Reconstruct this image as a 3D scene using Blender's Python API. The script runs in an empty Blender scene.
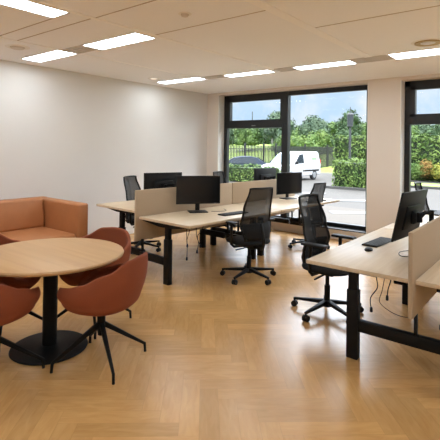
import bpy, bmesh, math, random
from mathutils import Vector, Matrix
random.seed(7)
PI = math.pi
COL = bpy.context.scene.collection
R_ = math.radians

# ------------------------------------------------------------------ materials
def lin(r, g, b):
    def c(v):
        v /= 255.0
        return v / 12.92 if v <= 0.04045 else ((v + 0.055) / 1.055) ** 2.4
    return (c(r), c(g), c(b), 1.0)

def dark(k, *c):
    return tuple(v * k for v in lin(*c)[:3]) + (1.0,)

def new_mat(name):
    m = bpy.data.materials.new(name)
    m.use_nodes = True
    nt = m.node_tree
    return m, nt, nt.nodes['Principled BSDF']

def plain(name, col, rough=0.6, metal=0.0, var=0.06, scale=40.0, bump=0.0, spec=0.5):
    m, nt, b = new_mat(name)
    n, l = nt.nodes, nt.links
    tc = n.new('ShaderNodeTexCoord')
    nz = n.new('ShaderNodeTexNoise'); nz.inputs['Scale'].default_value = scale; nz.inputs['Detail'].default_value = 4
    l.new(tc.outputs['Object'], nz.inputs['Vector'])
    mx = n.new('ShaderNodeMix'); mx.data_type = 'RGBA'
    mx.inputs['A'].default_value = tuple(c * (1 - var) for c in col[:3]) + (1,)
    mx.inputs['B'].default_value = tuple(min(1, c * (1 + var)) for c in col[:3]) + (1,)
    l.new(nz.outputs['Fac'], mx.inputs['Factor'])
    l.new(mx.outputs['Result'], b.inputs['Base Color'])
    b.inputs['Roughness'].default_value = rough
    b.inputs['Metallic'].default_value = metal
    b.inputs['Specular IOR Level'].default_value = spec
    if bump:
        bp = n.new('ShaderNodeBump'); bp.inputs['Strength'].default_value = bump; bp.inputs['Distance'].default_value = 0.002
        l.new(nz.outputs['Fac'], bp.inputs['Height']); l.new(bp.outputs['Normal'], b.inputs['Normal'])
    return m

def wood(name, c1, c2, axis='Y', rough=0.45, scale=1.0):
    m, nt, b = new_mat(name)
    n, l = nt.nodes, nt.links
    tc = n.new('ShaderNodeTexCoord')
    mp = n.new('ShaderNodeMapping')
    s = {'X': (1.5, 22, 22), 'Y': (22, 1.5, 22)}[axis]
    mp.inputs['Scale'].default_value = tuple(v * scale for v in s)
    l.new(tc.outputs['Object'], mp.inputs['Vector'])
    nz = n.new('ShaderNodeTexNoise'); nz.inputs['Scale'].default_value = 1.0; nz.inputs['Detail'].default_value = 6
    nz.inputs['Distortion'].default_value = 0.6
    l.new(mp.outputs['Vector'], nz.inputs['Vector'])
    cr = n.new('ShaderNodeValToRGB')
    cr.color_ramp.elements[0].position = 0.3; cr.color_ramp.elements[0].color = c1
    cr.color_ramp.elements[1].position = 0.7; cr.color_ramp.elements[1].color = c2
    l.new(nz.outputs['Fac'], cr.inputs['Fac'])
    l.new(cr.outputs['Color'], b.inputs['Base Color'])
    b.inputs['Roughness'].default_value = rough
    return m

def herringbone(name):
    W, N = 0.1165, 5
    m, nt, b = new_mat(name)
    n, l = nt.nodes, nt.links
    def M(op, a, c=None):
        k = n.new('ShaderNodeMath'); k.operation = op
        for i, v in enumerate((a, c)):
            if v is None: continue
            if isinstance(v, (int, float)): k.inputs[i].default_value = v
            else: l.new(v, k.inputs[i])
        return k.outputs[0]
    tc = n.new('ShaderNodeTexCoord')
    sp = n.new('ShaderNodeSeparateXYZ'); l.new(tc.outputs['Object'], sp.inputs[0])
    cs, sn = math.cos(R_(40.5)) / W, math.sin(R_(40.5)) / W
    u = M('ADD', M('ADD', M('MULTIPLY', sp.outputs['X'], cs), M('MULTIPLY', sp.outputs['Y'], sn)), -4.87)
    v = M('ADD', M('SUBTRACT', M('MULTIPLY', sp.outputs['X'], sn), M('MULTIPLY', sp.outputs['Y'], cs)), 0.57)
    i, j = M('FLOOR', u), M('FLOOR', v)
    fu, fv = M('SUBTRACT', u, i), M('SUBTRACT', v, j)
    k = M('FLOORED_MODULO', M('SUBTRACT', i, j), 2 * N)
    h = M('LESS_THAN', k, N - 0.5)
    nh = M('SUBTRACT', 1.0, h)
    k2 = M('SUBTRACT', 2 * N - 1, k)
    def sel(a, c): return M('ADD', M('MULTIPLY', a, h), M('MULTIPLY', c, nh))
    along = sel(M('ADD', k, fu), M('ADD', k2, fv))
    across = sel(fv, fu)
    idx = sel(M('SUBTRACT', i, k), i)
    idy = sel(j, M('SUBTRACT', j, k2))
    cid = n.new('ShaderNodeCombineXYZ'); l.new(idx, cid.inputs[0]); l.new(idy, cid.inputs[1]); l.new(h, cid.inputs[2])
    wn = n.new('ShaderNodeTexWhiteNoise'); wn.noise_dimensions = '3D'; l.new(cid.outputs[0], wn.inputs['Vector'])
    rnd = wn.outputs['Value']
    # grain
    gv = n.new('ShaderNodeCombineXYZ')
    l.new(M('MULTIPLY', along, 0.42), gv.inputs[0]); l.new(M('MULTIPLY', across, 1.9), gv.inputs[1]); l.new(M('MULTIPLY', rnd, 57.0), gv.inputs[2])
    nz = n.new('ShaderNodeTexNoise'); nz.inputs['Scale'].default_value = 1.6; nz.inputs['Detail'].default_value = 5; nz.inputs['Distortion'].default_value = 0.8
    l.new(gv.outputs[0], nz.inputs['Vector'])
    cr = n.new('ShaderNodeValToRGB')
    cr.color_ramp.elements[0].position = 0.25; cr.color_ramp.elements[0].color = FLOOR_A
    cr.color_ramp.elements[1].position = 0.8; cr.color_ramp.elements[1].color = FLOOR_B
    l.new(nz.outputs['Fac'], cr.inputs['Fac'])
    hs = n.new('ShaderNodeHueSaturation')
    l.new(cr.outputs['Color'], hs.inputs['Color'])
    l.new(M('ADD', 0.87, M('MULTIPLY', rnd, 0.22)), hs.inputs['Value'])
    hs.inputs['Saturation'].default_value = 1.0
    # seams
    e1 = M('MINIMUM', across, M('SUBTRACT', 1.0, across))
    e2 = M('MINIMUM', along, M('SUBTRACT', float(N), along))
    seam = M('LESS_THAN', M('MINIMUM', e1, e2), 0.014)
    mx = n.new('ShaderNodeMix'); mx.data_type = 'RGBA'
    l.new(M('MULTIPLY', seam, 0.16), mx.inputs['Factor'])
    l.new(hs.outputs['Color'], mx.inputs['A']); mx.inputs['B'].default_value = lin(96, 66, 40)
    l.new(mx.outputs['Result'], b.inputs['Base Color'])
    b.inputs['Roughness'].default_value = 0.26
    b.inputs['Specular IOR Level'].default_value = 0.60
    return m

def emit(name, col, s):
    m = bpy.data.materials.new(name); m.use_nodes = True
    nt = m.node_tree; nt.nodes.clear()
    e = nt.nodes.new('ShaderNodeEmission'); o = nt.nodes.new('ShaderNodeOutputMaterial')
    e.inputs['Color'].default_value = col; e.inputs['Strength'].default_value = s
    nt.links.new(e.outputs[0], o.inputs['Surface'])
    return m

def glassy(name, tint=(1, 1, 1, 1), ior=1.45, rough=0.0):
    m = bpy.data.materials.new(name); m.use_nodes = True
    nt = m.node_tree; nt.nodes.clear()
    t = nt.nodes.new('ShaderNodeBsdfTransparent'); t.inputs['Color'].default_value = tint
    g = nt.nodes.new('ShaderNodeBsdfGlossy'); g.inputs['Roughness'].default_value = rough
    f = nt.nodes.new('ShaderNodeFresnel'); f.inputs['IOR'].default_value = ior
    x = nt.nodes.new('ShaderNodeMixShader'); o = nt.nodes.new('ShaderNodeOutputMaterial')
    nt.links.new(f.outputs[0], x.inputs[0]); nt.links.new(t.outputs[0], x.inputs[1]); nt.links.new(g.outputs[0], x.inputs[2])
    nt.links.new(x.outputs[0], o.inputs['Surface'])
    return m

def meshcloth(name, col, opacity):
    m = bpy.data.materials.new(name); m.use_nodes = True
    nt = m.node_tree; b = nt.nodes['Principled BSDF']; o = nt.nodes['Material Output']
    b.inputs['Base Color'].default_value = col; b.inputs['Roughness'].default_value = 0.8
    t = nt.nodes.new('ShaderNodeBsdfTransparent')
    x = nt.nodes.new('ShaderNodeMixShader'); x.inputs[0].default_value = opacity
    nt.links.new(t.outputs[0], x.inputs[1]); nt.links.new(b.outputs[0], x.inputs[2]); nt.links.new(x.outputs[0], o.inputs['Surface'])
    return m

def leafmat(name, c1, c2, scale=1.2):
    m, nt, b = new_mat(name)
    n, l = nt.nodes, nt.links
    tc = n.new('ShaderNodeTexCoord')
    nz = n.new('ShaderNodeTexNoise'); nz.inputs['Scale'].default_value = scale; nz.inputs['Detail'].default_value = 5
    l.new(tc.outputs['Object'], nz.inputs['Vector'])
    cr = n.new('ShaderNodeValToRGB')
    cr.color_ramp.elements[0].position = 0.38; cr.color_ramp.elements[0].color = c1
    cr.color_ramp.elements[1].position = 0.62; cr.color_ramp.elements[1].color = c2
    l.new(nz.outputs['Fac'], cr.inputs['Fac']); l.new(cr.outputs['Color'], b.inputs['Base Color'])
    b.inputs['Roughness'].default_value = 0.7
    b.inputs['Specular IOR Level'].default_value = 0.2
    return m

FLOOR_A = lin(188, 143, 88); FLOOR_B = lin(206, 163, 106)
M = {}
M['floor'] = herringbone('oak herringbone')
M['wall'] = plain('white wall paint', lin(226, 223, 220), 0.85, var=0.015, scale=3)
M['pier'] = plain('beige wall paint', lin(226, 216, 206), 0.85, var=0.015, scale=3)
M['ceil'] = plain('ceiling board', lin(248, 250, 254), 0.9, var=0.02, scale=60)
M['band'] = plain('white ceiling band', lin(254, 254, 255), 0.7, var=0.01)
M['seam'] = plain('ceiling joint', lin(186, 174, 160), 0.9, var=0.02)
M['black'] = plain('black powder coat', lin(9, 9, 10), 0.55, var=0.1, scale=200, spec=0.22)
M['frameblack'] = plain('black window frame', lin(18, 20, 23), 0.45, var=0.05)
M['blackplastic'] = plain('black plastic', lin(11, 11, 12), 0.5, var=0.08, scale=90, spec=0.3)
M['blackfabric'] = plain('black fabric', lin(18, 19, 22), 0.9, var=0.25, scale=350, bump=0.3)
M['meshback'] = meshcloth('black back mesh', lin(18, 18, 20), 0.89)
M['screen'] = plain('dark screen', lin(12, 13, 16), 0.22, var=0.02)
M['desk'] = wood('pale oak desktop', lin(200, 178, 148), lin(214, 196, 170), 'Y', 0.36)
M['table'] = wood('oak tabletop', lin(184, 142, 94), lin(198, 158, 108), 'X', 0.42, 0.6)
M['felt'] = plain('beige felt', lin(174, 154, 130), 0.95, var=0.10, scale=300, bump=0.3)
M['orange'] = plain('rust fabric', lin(132, 66, 36), 0.9, var=0.12, scale=300, bump=0.25)
M['leather'] = plain('tan leather', lin(172, 114, 72), 0.5, var=0.10, scale=9, bump=0.06)
M['leatherseam'] = plain('dark leather piping', lin(112, 66, 38), 0.6)
M['chrome'] = plain('grey steel', lin(150, 152, 155), 0.3, 0.9)
M['white'] = plain('white plastic', lin(238, 236, 232), 0.5, var=0.01)
M['ventgrey'] = plain('grey vent metal', lin(214, 209, 203), 0.6, var=0.02)
M['brass'] = plain('brass ring', lin(190, 160, 100), 0.4, 0.6)
M['panel'] = emit('light panel', (.86, .945, 1.0, 1), 16.8)
M['lens'] = emit('downlight lens', (1.0, 0.90, 0.76, 1), 1.3)
M['glass'] = glassy('window glass', ior=1.13)
M['keys'] = plain('dark keys', lin(40, 41, 44), 0.6, var=0.1)
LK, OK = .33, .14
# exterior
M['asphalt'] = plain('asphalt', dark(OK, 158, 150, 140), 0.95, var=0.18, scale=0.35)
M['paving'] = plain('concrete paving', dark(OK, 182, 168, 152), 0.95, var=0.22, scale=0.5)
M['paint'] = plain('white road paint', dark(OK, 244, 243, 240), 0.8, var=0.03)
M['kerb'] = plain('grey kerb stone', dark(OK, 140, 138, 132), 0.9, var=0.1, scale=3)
M['grass'] = leafmat('grass', dark(.5, 130, 160, 60), dark(.5, 180, 198, 100), 0.6)
M['hedge'] = leafmat('hedge leaves', dark(LK, 52, 84, 26), dark(LK, 120, 152, 50), 2.2)
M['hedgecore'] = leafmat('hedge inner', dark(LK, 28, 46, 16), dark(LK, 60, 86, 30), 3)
M['tree1'] = leafmat('green leaves', dark(LK, 74, 108, 56), dark(LK, 138, 168, 92), 1.2)
M['tree2'] = leafmat('dark leaves', dark(LK, 56, 88, 54), dark(LK, 104, 136, 84), 1.0)
M['tree3'] = leafmat('yellow green leaves', dark(LK, 98, 134, 60), dark(LK, 152, 180, 92), 1.4)
M['tree4'] = leafmat('blue green leaves', dark(LK, 84, 112, 88), dark(LK, 132, 156, 122), 0.8)
M['yellow'] = leafmat('yellow leaves', dark(LK, 140, 158, 62), dark(LK, 214, 206, 90), 5)
M['redleaf'] = leafmat('reddish leaves', dark(LK, 128, 140, 64), dark(LK, 204, 150, 84), 5)
M['bark'] = plain('bark', lin(84, 70, 54), 0.95, var=0.2, scale=8)
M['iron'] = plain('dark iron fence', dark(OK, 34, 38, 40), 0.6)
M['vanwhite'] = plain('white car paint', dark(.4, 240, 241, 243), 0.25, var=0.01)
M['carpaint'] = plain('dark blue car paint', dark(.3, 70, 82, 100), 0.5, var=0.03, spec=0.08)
M['carglass'] = plain('car window glass', lin(30, 38, 44), 0.3, var=0.02, spec=0.12)
M['screenglass'] = plain('windscreen reflection tone', lin(92, 112, 118), .08, var=.02)  # pale colour stands in for light reflected in the van's windscreen
M['tyre'] = plain('tyre rubber', lin(26, 26, 28), 0.8)
M['hub'] = plain('wheel rim', lin(168, 170, 174), 0.35, 0.7)
M['redlamp'] = plain('red tail lamp', lin(170, 24, 22), 0.3)
M['headlamp'] = plain('clear headlamp', lin(206, 214, 220), 0.15)
M['decal'] = plain('green lettering', lin(120, 160, 110), 0.5)
M['lamppost'] = plain('grey lamp post', dark(.12, 112, 118, 124), 0.6)
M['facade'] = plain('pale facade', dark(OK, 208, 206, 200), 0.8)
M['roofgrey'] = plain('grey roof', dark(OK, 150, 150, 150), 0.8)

# ------------------------------------------------------------------ mesh builder
class MB:
    def __init__(s): s.bm = bmesh.new()
    def _merge(s, b):
        vm = [s.bm.verts.new(v.co) for v in b.verts]
        b.verts.index_update()
        for f in b.faces:
            try: s.bm.faces.new([vm[v.index] for v in f.verts])
            except ValueError: pass
        b.free()
    def box(s, c, d, bev=0.0, rot=None, seg=2, pre=None):
        b = bmesh.new(); bmesh.ops.create_cube(b, size=1.0)
        for v in b.verts: v.co = Vector((v.co.x * d[0], v.co.y * d[1], v.co.z * d[2]))
        if bev: bmesh.ops.bevel(b, geom=list(b.edges), offset=bev, segments=seg, affect='EDGES', profile=0.5)
        mt = Matrix.Translation(Vector(c))
        if rot is not None:
            mt = mt @ (rot if isinstance(rot, Matrix) else Matrix.Rotation(rot, 4, 'Z'))
        bmesh.ops.transform(b, matrix=mt, verts=list(b.verts))
        s._merge(b); return s
    def bar(s, p, q, w, h, w2=None, h2=None, bev=0.0):
        p, q = Vector(p), Vector(q); a = (q - p).normalized()
        up = Vector((0, 0, 1)) if abs(a.z) < 0.95 else Vector((1, 0, 0))
        x = a.cross(up).normalized(); y = x.cross(a).normalized()
        w2 = w if w2 is None else w2; h2 = h if h2 is None else h2
        b = bmesh.new(); vs = []
        for (c, ww, hh) in ((p, w, h), (q, w2, h2)):
            for sx, sy in ((-1, -1), (1, -1), (1, 1), (-1, 1)):
                vs.append(b.verts.new(c + x * sx * ww / 2 + y * sy * hh / 2))
        b.faces.new(vs[:4][::-1]); b.faces.new(vs[4:])
        for i in range(4): b.faces.new((vs[i], vs[(i + 1) % 4], vs[4 + (i + 1) % 4], vs[4 + i]))
        if bev: bmesh.ops.bevel(b, geom=list(b.edges), offset=bev, segments=2, affect='EDGES', profile=0.5)
        bmesh.ops.recalc_face_normals(b, faces=list(b.faces))
        s._merge(b); return s
    def cyl(s, p, q, r, r2=None, n=16):
        p, q = Vector(p), Vector(q); return s.rings([(p, r), (q, r if r2 is None else r2)], n)
    def rings(s, pr, n=16, cap=True):
        pts = [Vector(p) for p, r in pr]; b = bmesh.new(); rows = []
        for k, (p, r) in enumerate(pr):
            a = (pts[min(k + 1, len(pts) - 1)] - pts[max(k - 1, 0)])
            a = a.normalized() if a.length > 1e-9 else Vector((0, 0, 1))
            if k == 0:
                up = Vector((0, 0, 1)) if abs(a.z) < 0.9 else Vector((1, 0, 0))
                x = a.cross(up).normalized()
            else:
                x = (x - a * x.dot(a)).normalized()
            y = a.cross(x)
            rows.append([b.verts.new(Vector(p) + (x * math.cos(2 * PI * i / n) + y * math.sin(2 * PI * i / n)) * r) for i in range(n)])
        for A, B in zip(rows, rows[1:]):
            for i in range(n): b.faces.new((A[i], A[(i + 1) % n], B[(i + 1) % n], B[i]))
        if cap: b.faces.new(rows[0][::-1]); b.faces.new(rows[-1])
        bmesh.ops.recalc_face_normals(b, faces=list(b.faces))
        s._merge(b); return s
    def tube(s, pts, r, n=8): return s.rings([(p, r) for p in pts], n)
    def lathe(s, prof, n=32, c=(0, 0, 0)):
        b = bmesh.new(); c = Vector(c); rows = []
        for r, z in prof:
            if r < 1e-6: rows.append([b.verts.new(c + Vector((0, 0, z)))])
            else: rows.append([b.verts.new(c + Vector((r * math.cos(2 * PI * i / n), r * math.sin(2 * PI * i / n), z))) for i in range(n)])
        for A, B in zip(rows, rows[1:]):
            for i in range(n):
                j = (i + 1) % n
                if len(A) == 1 and len(B) == 1: continue
                if len(A) == 1: b.faces.new((A[0], B[j], B[i]))
                elif len(B) == 1: b.faces.new((A[i], A[j], B[0]))
                else: b.faces.new((A[i], A[j], B[j], B[i]))
        bmesh.ops.recalc_face_normals(b, faces=list(b.faces))
        s._merge(b); return s
    def grid(s, fn, nu, nv, cu=False):
        rows = [[s.bm.verts.new(Vector(fn(i / (nu if cu else nu - 1), j / (nv - 1)))) for i in range(nu)] for j in range(nv)]
        for j in range(nv - 1):
            for i in range(nu if cu else nu - 1):
                k = (i + 1) % nu
                s.bm.faces.new((rows[j][i], rows[j][k], rows[j + 1][k], rows[j + 1][i]))
        return s
    def prism(s, poly, axis, a, c):
        """polygon in the other two axes, extruded from a to c along axis ('y': poly is (x,z); 'z': poly is (x,y); 'x': (y,z))"""
        b = bmesh.new()
        def P(u, v, w): return {'y': (u, w, v), 'z': (u, v, w), 'x': (w, u, v)}[axis]
        A = [b.verts.new(P(u, v, a)) for u, v in poly]; B = [b.verts.new(P(u, v, c)) for u, v in poly]
        b.faces.new(A); b.faces.new(B[::-1]); k = len(poly)
        for i in range(k): b.faces.new((A[i], B[i], B[(i + 1) % k], A[(i + 1) % k]))
        bmesh.ops.recalc_face_normals(b, faces=list(b.faces))
        s._merge(b); return s
    def build(s, name, mat, parent=None, smooth=True, ang=38, mods=None):
        me = bpy.data.meshes.new(name); s.bm.to_mesh(me); s.bm.free()
        o = bpy.data.objects.new(name, me); COL.objects.link(o)
        me.materials.append(mat)
        if smooth:
            me.polygons.foreach_set('use_smooth', [True] * len(me.polygons))
            me.set_sharp_from_angle(angle=R_(ang))
        if parent is not None: o.parent = parent
        for f in (mods or []): f(o)
        return o

def solid(t, off=0.0):
    def f(o):
        m = o.modifiers.new('solid', 'SOLIDIFY'); m.thickness = t; m.offset = off
    return f
def subd(k=1):
    def f(o):
        m = o.modifiers.new('sub', 'SUBSURF'); m.levels = k; m.render_levels = k
    return f

def tag(o, label, cat, group=None):
    o['label'] = label; o['category'] = cat
    if group: o['group'] = group
    return o
def thing(name, label, cat, loc=(0, 0, 0), rz=0.0, group=None):
    o = bpy.data.objects.new(name, None); COL.objects.link(o)
    o.empty_display_size = 0.1
    o.location = loc; o.rotation_euler = (0, 0, rz)
    return tag(o, label, cat, group)
def struct(o):
    o['kind'] = 'structure'; return o
def dup(o, loc, rz, label, group=None):
    def rec(x, par):
        c = x.copy(); COL.objects.link(c)
        if par is not None: c.parent = par
        for ch in list(x.children): rec(ch, c)
        return c
    r = rec(o, None); r.location = loc; r.rotation_euler = (0, 0, rz); r['label'] = label
    if group: r['group'] = group
    return r

# ------------------------------------------------------------------ camera (eye at x=0, y=0, 1.6 m)
yaw, pitch, roll = R_(38.6), R_(0.555), R_(0.79)
F = Vector((-math.sin(yaw) * math.cos(pitch), math.cos(yaw) * math.cos(pitch), math.sin(pitch)))
R0 = Vector((math.cos(yaw), math.sin(yaw), 0)); U0 = R0.cross(F)
Rv = R0 * math.cos(roll) + U0 * math.sin(roll); Uv = U0 * math.cos(roll) - R0 * math.sin(roll)
cam = bpy.data.cameras.new('camera'); co = bpy.data.objects.new('camera', cam); COL.objects.link(co)
mw = Matrix((Rv, Uv, -F)).transposed().to_4x4(); mw.translation = Vector((0, 0, 1.6)); co.matrix_world = mw
cam.sensor_width = 36; cam.lens = 429 / 440 * 36; cam.shift_y = -76.4 / 440; cam.clip_end = 400
bpy.context.scene.camera = co

# ------------------------------------------------------------------ room shell
XL, XR, YF, YB, CH = -6.2, 3.2, -3.0, 7.3, 2.8
struct(MB().box(((XL + XR) / 2, (YF + YB + .2) / 2, -0.1), (XR - XL + .6, YB - YF + .6, 0.2)).build('floor', M['floor'], smooth=False))
struct(MB().box(((XL + XR) / 2, (YF + YB + .3) / 2, CH + 0.15), (XR - XL + .6, YB - YF + .7, 0.3)).build('ceiling', M['ceil'], smooth=False))
struct(MB().box((XL - 0.15, (YF + YB + .3) / 2, 1.4), (0.3, YB - YF + .9, 2.8)).build('wall_left', M['wall'], smooth=False))
struct(MB().box((XR + 0.15, (YF + YB + .3) / 2, 1.4), (0.3, YB - YF + .9, 2.8)).build('wall_right', M['wall'], smooth=False))
struct(MB().box(((XL + XR) / 2, YF - 0.15, 1.4), (XR - XL, 0.3, 2.8)).build('wall_front', M['wall'], smooth=False))
WB = MB(); TH = 0.32
W1 = (-5.89, -2.60); W2 = (-2.07, 1.30); ZS, ZT = 0.165, 2.745
for a, b in ((XL, W1[0]), (W1[1], W2[0]), (W2[1], XR)):
    WB.box(((a + b) / 2, YB + TH / 2, 1.4), (b - a, TH, 2.8))
for a, b in (W1, W2):
    WB.box(((a + b) / 2, YB + TH / 2, ZS / 2), (b - a, TH, ZS))
    WB.box(((a + b) / 2, YB + TH / 2, (ZT + 2.8) / 2), (b - a, TH, 2.8 - ZT))
struct(WB.build('wall_back', M['pier'], smooth=False))
struct(MB().box((XL + 0.008, (YF + YB) / 2, 0.035), (0.016, YB - YF, 0.07)).build('baseboard_left', M['white'], smooth=False))
# white reveals lining the window openings
for k, (a, b) in enumerate((W1, W2)):
    r = MB()
    r.box((a + 0.006, YB + 0.105, (ZS + ZT) / 2), (0.012, 0.205, ZT - ZS))
    r.box((b - 0.006, YB + 0.105, (ZS + ZT) / 2), (0.012, 0.205, ZT - ZS))
    struct(r.build('trim_%d' % (k + 1), M['white'], smooth=False))

def window(name, x0, x1, mull):
    y = YB + 0.20; z0, z1 = ZS, ZT; fw = 0.085; d = 0.09
    w = bpy.data.objects.new(name, None); COL.objects.link(w); struct(w)
    f = MB()
    f.box((x0 + fw / 2, y + d / 2, (z0 + z1) / 2), (fw, d, z1 - z0)); f.box((x1 - fw / 2, y + d / 2, (z0 + z1) / 2), (fw, d, z1 - z0))
    f.box(((x0 + x1) / 2, y + d / 2, z1 - fw / 2), (x1 - x0, d, fw)); f.box(((x0 + x1) / 2, y + d / 2, z0 + fw / 2), (x1 - x0, d, fw))
    f.build('window_frame', M['frameblack'], w, smooth=False)
    g = [x0 + fw]
    for m in mull:
        MB().box((m, y + d / 2, (z0 + z1) / 2), (0.14, d + 0.02, z1 - z0 - 0.02)).build('mullion', M['frameblack'], w, smooth=False)
        g += [m - 0.07, m + 0.07]
    g.append(x1 - fw)
    MB().box(((x0 + mull[0]) / 2, y + d / 2 - 0.01, 2.09), (mull[0] - x0 - 0.1, d + 0.02, 0.13)).build('transom', M['frameblack'], w, smooth=False)
    MB().box(((x0 + mull[0]) / 2 + 0.03, y - 0.016, 2.075), (0.10, 0.02, 0.014), 0.004).build('window_handle', M['chrome'], w)
    # opening sash above the transom
    s = MB(); a, b, c, e = g[0], g[1], 2.155, z1 - fw
    for (cx, cz, sx, sz) in (((a + .04), (c + e) / 2, .08, e - c), (b - .02, (c + e) / 2, .04, e - c), ((a + b) / 2, c + .02, b - a, .04), ((a + b) / 2, e - .03, b - a, .06)):
        s.box((cx, y + d / 2 - 0.005, cz), (sx, d, sz))
    s.build('sash', M['frameblack'], w, smooth=False)
    for i in range(0, len(g), 2):
        MB().box(((g[i] + g[i + 1]) / 2, y + d / 2, (z0 + z1) / 2), (g[i + 1] - g[i], 0.008, z1 - z0 - 0.1)).build('glass_pane', M['glass'], w, smooth=False)
    MB().box(((x0 + x1) / 2, YB + 0.10, z0 + 0.009), (x1 - x0 - 0.03, 0.19, 0.018)).build('window_sill', M['frameblack'], w, smooth=False)
window('window_1', W1[0] + .012, W1[1] - .012, [-4.335])
window('window_2', W2[0] + .012, W2[1] - .012, [-0.45])

# ceiling bands and joints
tn = 3
def trim(c, d, m):
    global tn
    struct(MB().box(c, d).build('trim_%d' % tn, m, smooth=False)); tn += 1
for x, w in ((-4.92, .03), (-3.44, .055), (-1.965, .10), (-0.50, .10), (0.97, .10)):
    trim((x, (YF + 5.83) / 2, CH - .003), (w, 5.83 - YF, .006), M['band'])
trim(((XL + XR) / 2, 6.56, CH - .002), (XR - XL, 1.46, .004), M['band'])
for x0, x1, ys in ((-6.2, -4.94, (2.17,)), (-4.9, -3.47, (2.16, 2.4 - .02)), (-3.41, -2.02, (-.8, 2.39, 3.14)), (-1.91, -.56, (-.5, 1.6, 3.88)), (-.44, .92, (-.6, 1.7, 3.85))):
    for y in ys: trim(((x0 + x1) / 2, y, CH - .0015), (x1 - x0, .012, .003), M['seam'])

def ceiling_light(x0, x1, y0, y1, label):
    t = thing('ceiling_light', label, 'ceiling light', ((x0 + x1) / 2, (y0 + y1) / 2, CH), 0, 'rectangular ceiling light panels')
    w, h = (x1 - x0) / 2, (y1 - y0) / 2
    f = MB()
    for sx in (-1, 1): f.box((sx * (w + .006), 0, -.006), (.012, 2 * h + .024, .012))
    for sy in (-1, 1): f.box((0, sy * (h + .006), -.006), (2 * w, .012, .012))
    f.build('frame', M['white'], t, smooth=False)
    MB().box((0, 0, -.005), (2 * w, 2 * h, .006)).build('diffuser', M['panel'], t, smooth=False)
def ceiling_vent(x0, x1, y0, y1, label):
    t = thing('ceiling_vent', label, 'ceiling vent', ((x0 + x1) / 2, (y0 + y1) / 2, CH), 0, 'slatted ceiling vents beside the light panels')
    w, h = (x1 - x0) / 2, (y1 - y0) / 2
    MB().box((0, 0, -.003), (2 * w, 2 * h, .006)).build('backing', M['ventgrey'], t, smooth=False)
    for k in range(4):
        MB().box((0, -h + (k + .5) * h / 2, -.010), (2 * w - .02, h / 2 * .55, .008)).build('slat', M['ventgrey'], t, smooth=False)
ceiling_light(-3.71, -3.46, 0.95, 2.13, 'lengthwise bright panel at the top left corner of the ceiling')
ceiling_light(-5.84, -4.93, 2.905, 3.17, 'bright panel near the left wall above the brown sofa')
ceiling_light(-4.44, -3.50, 2.94, 3.21, 'bright panel right of a grey vent, above the rear desks with beige screen')
ceiling_light(-5.85, -4.86, 5.44, 5.67, 'bright panel close to the corner of left wall and window wall')
ceiling_light(-4.36, -3.51, 5.53, 5.74, 'bright panel in the window row above the left half of the big window')
ceiling_light(-3.09, -2.235, 5.555, 5.80, 'bright panel in the window row above the right half of the big window')
ceiling_light(-1.70, -0.80, 5.47, 5.81, 'bright panel in the window row above the right-hand window')
ceiling_vent(-4.91, -4.46, 2.935, 3.19, 'grey slatted vent between the two panels above the left side')
ceiling_vent(-4.84, -4.38, 5.49, 5.72, 'grey slatted vent in the window row nearest to the left wall')
ceiling_vent(-3.42, -3.11, 5.54, 5.77, 'grey slatted vent in the window row beside the narrow white band')
ceiling_vent(-2.22, -1.74, 5.51, 5.80, 'grey slatted vent in the window row under the wide white band')
# more of the same panels continue behind the camera
for x0, y0 in ((-1.7, 2.95), (-0.3, 2.95), (1.1, 2.95), (-.3, 5.5), (1.1, 5.5), (-5.84, 0.4), (-1.7, 0.4), (-0.3, 0.4), (1.1, 0.4), (-5.84, -1.9), (-4.4, -1.9), (-2.9, -1.9), (-1.5, -1.9), (0.3, -1.9)):
    if (x0, y0) in ((-1.7, 2.95),): continue
    t = thing('ceiling_light', 'bright rectangular panel on the ceiling beyond the edge of the picture', 'ceiling light', (x0 + .45, y0 + .13, CH), 0, 'ceiling light panels behind the camera')
    MB().box((0, 0, -.005), (.9, .26, .006)).build('diffuser', M['panel'], t, smooth=False)

def downlight(x, y, label, watt):
    t = thing('downlight', label, 'downlight', (x, y, CH), 0, 'round recessed spots washing the left wall')
    MB().lathe([(.055, -.001), (.055, -.006), (.10, -.008), (.105, 0)], 28).build('ring', M['white'], t)
    MB().lathe([(0, -.003), (.055, -.003)], 24).build('lens', M['lens'], t)
    s = bpy.data.lights.new('spot', 'SPOT'); s.energy = watt; s.spot_size = R_(74); s.spot_blend = 0.7; s.color = (1, .82, .62); s.shadow_soft_size = .05
    so = bpy.data.objects.new('spot', s); COL.objects.link(so); so.parent = t; so.location = (0, 0, -.02)
    so.rotation_euler = (0, R_(-24), 0)
downlight(-5.62, 2.95, 'round recessed spot above the sofa that throws a soft cone on the wall', 34)
downlight(-5.62, 5.15, 'round recessed spot near the far corner that throws a soft cone on the wall', 34)
def disc_fixture(name, x, y, label, cat, r, deep):
    t = thing(name, label, cat, (x, y, CH))
    MB().lathe([(0, -.004), (r, -.004), (r * 1.02, 0)], 32).build('base_plate', M['white'], t)
    if deep:
        MB().lathe([(r * .45, -.012), (r * .8, -.016), (r * .8, -.004)], 28).build('grille_ring', M['brass'], t)
        MB().lathe([(0, -.018), (r * .32, -.016), (r * .34, -.004)], 24).build('core', M['white'], t)
    else:
        MB().lathe([(0, -.028), (r * .5, -.024), (r * .62, -.004)], 24).build('sensor_dome', M['ventgrey'], t)
disc_fixture('ceiling_diffuser', -1.17, 5.13, 'round ceiling diffuser with brass-coloured ring near the right-hand window', 'air diffuser', .17, True)
disc_fixture('ceiling_speaker', -5.22, 2.54, 'round white speaker set in the ceiling left of the sofa panel', 'speaker', .14, False)
disc_fixture('smoke_detector', -2.66, 2.80, 'small white smoke detector alone on the middle ceiling board', 'detector', .06, False)

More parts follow.
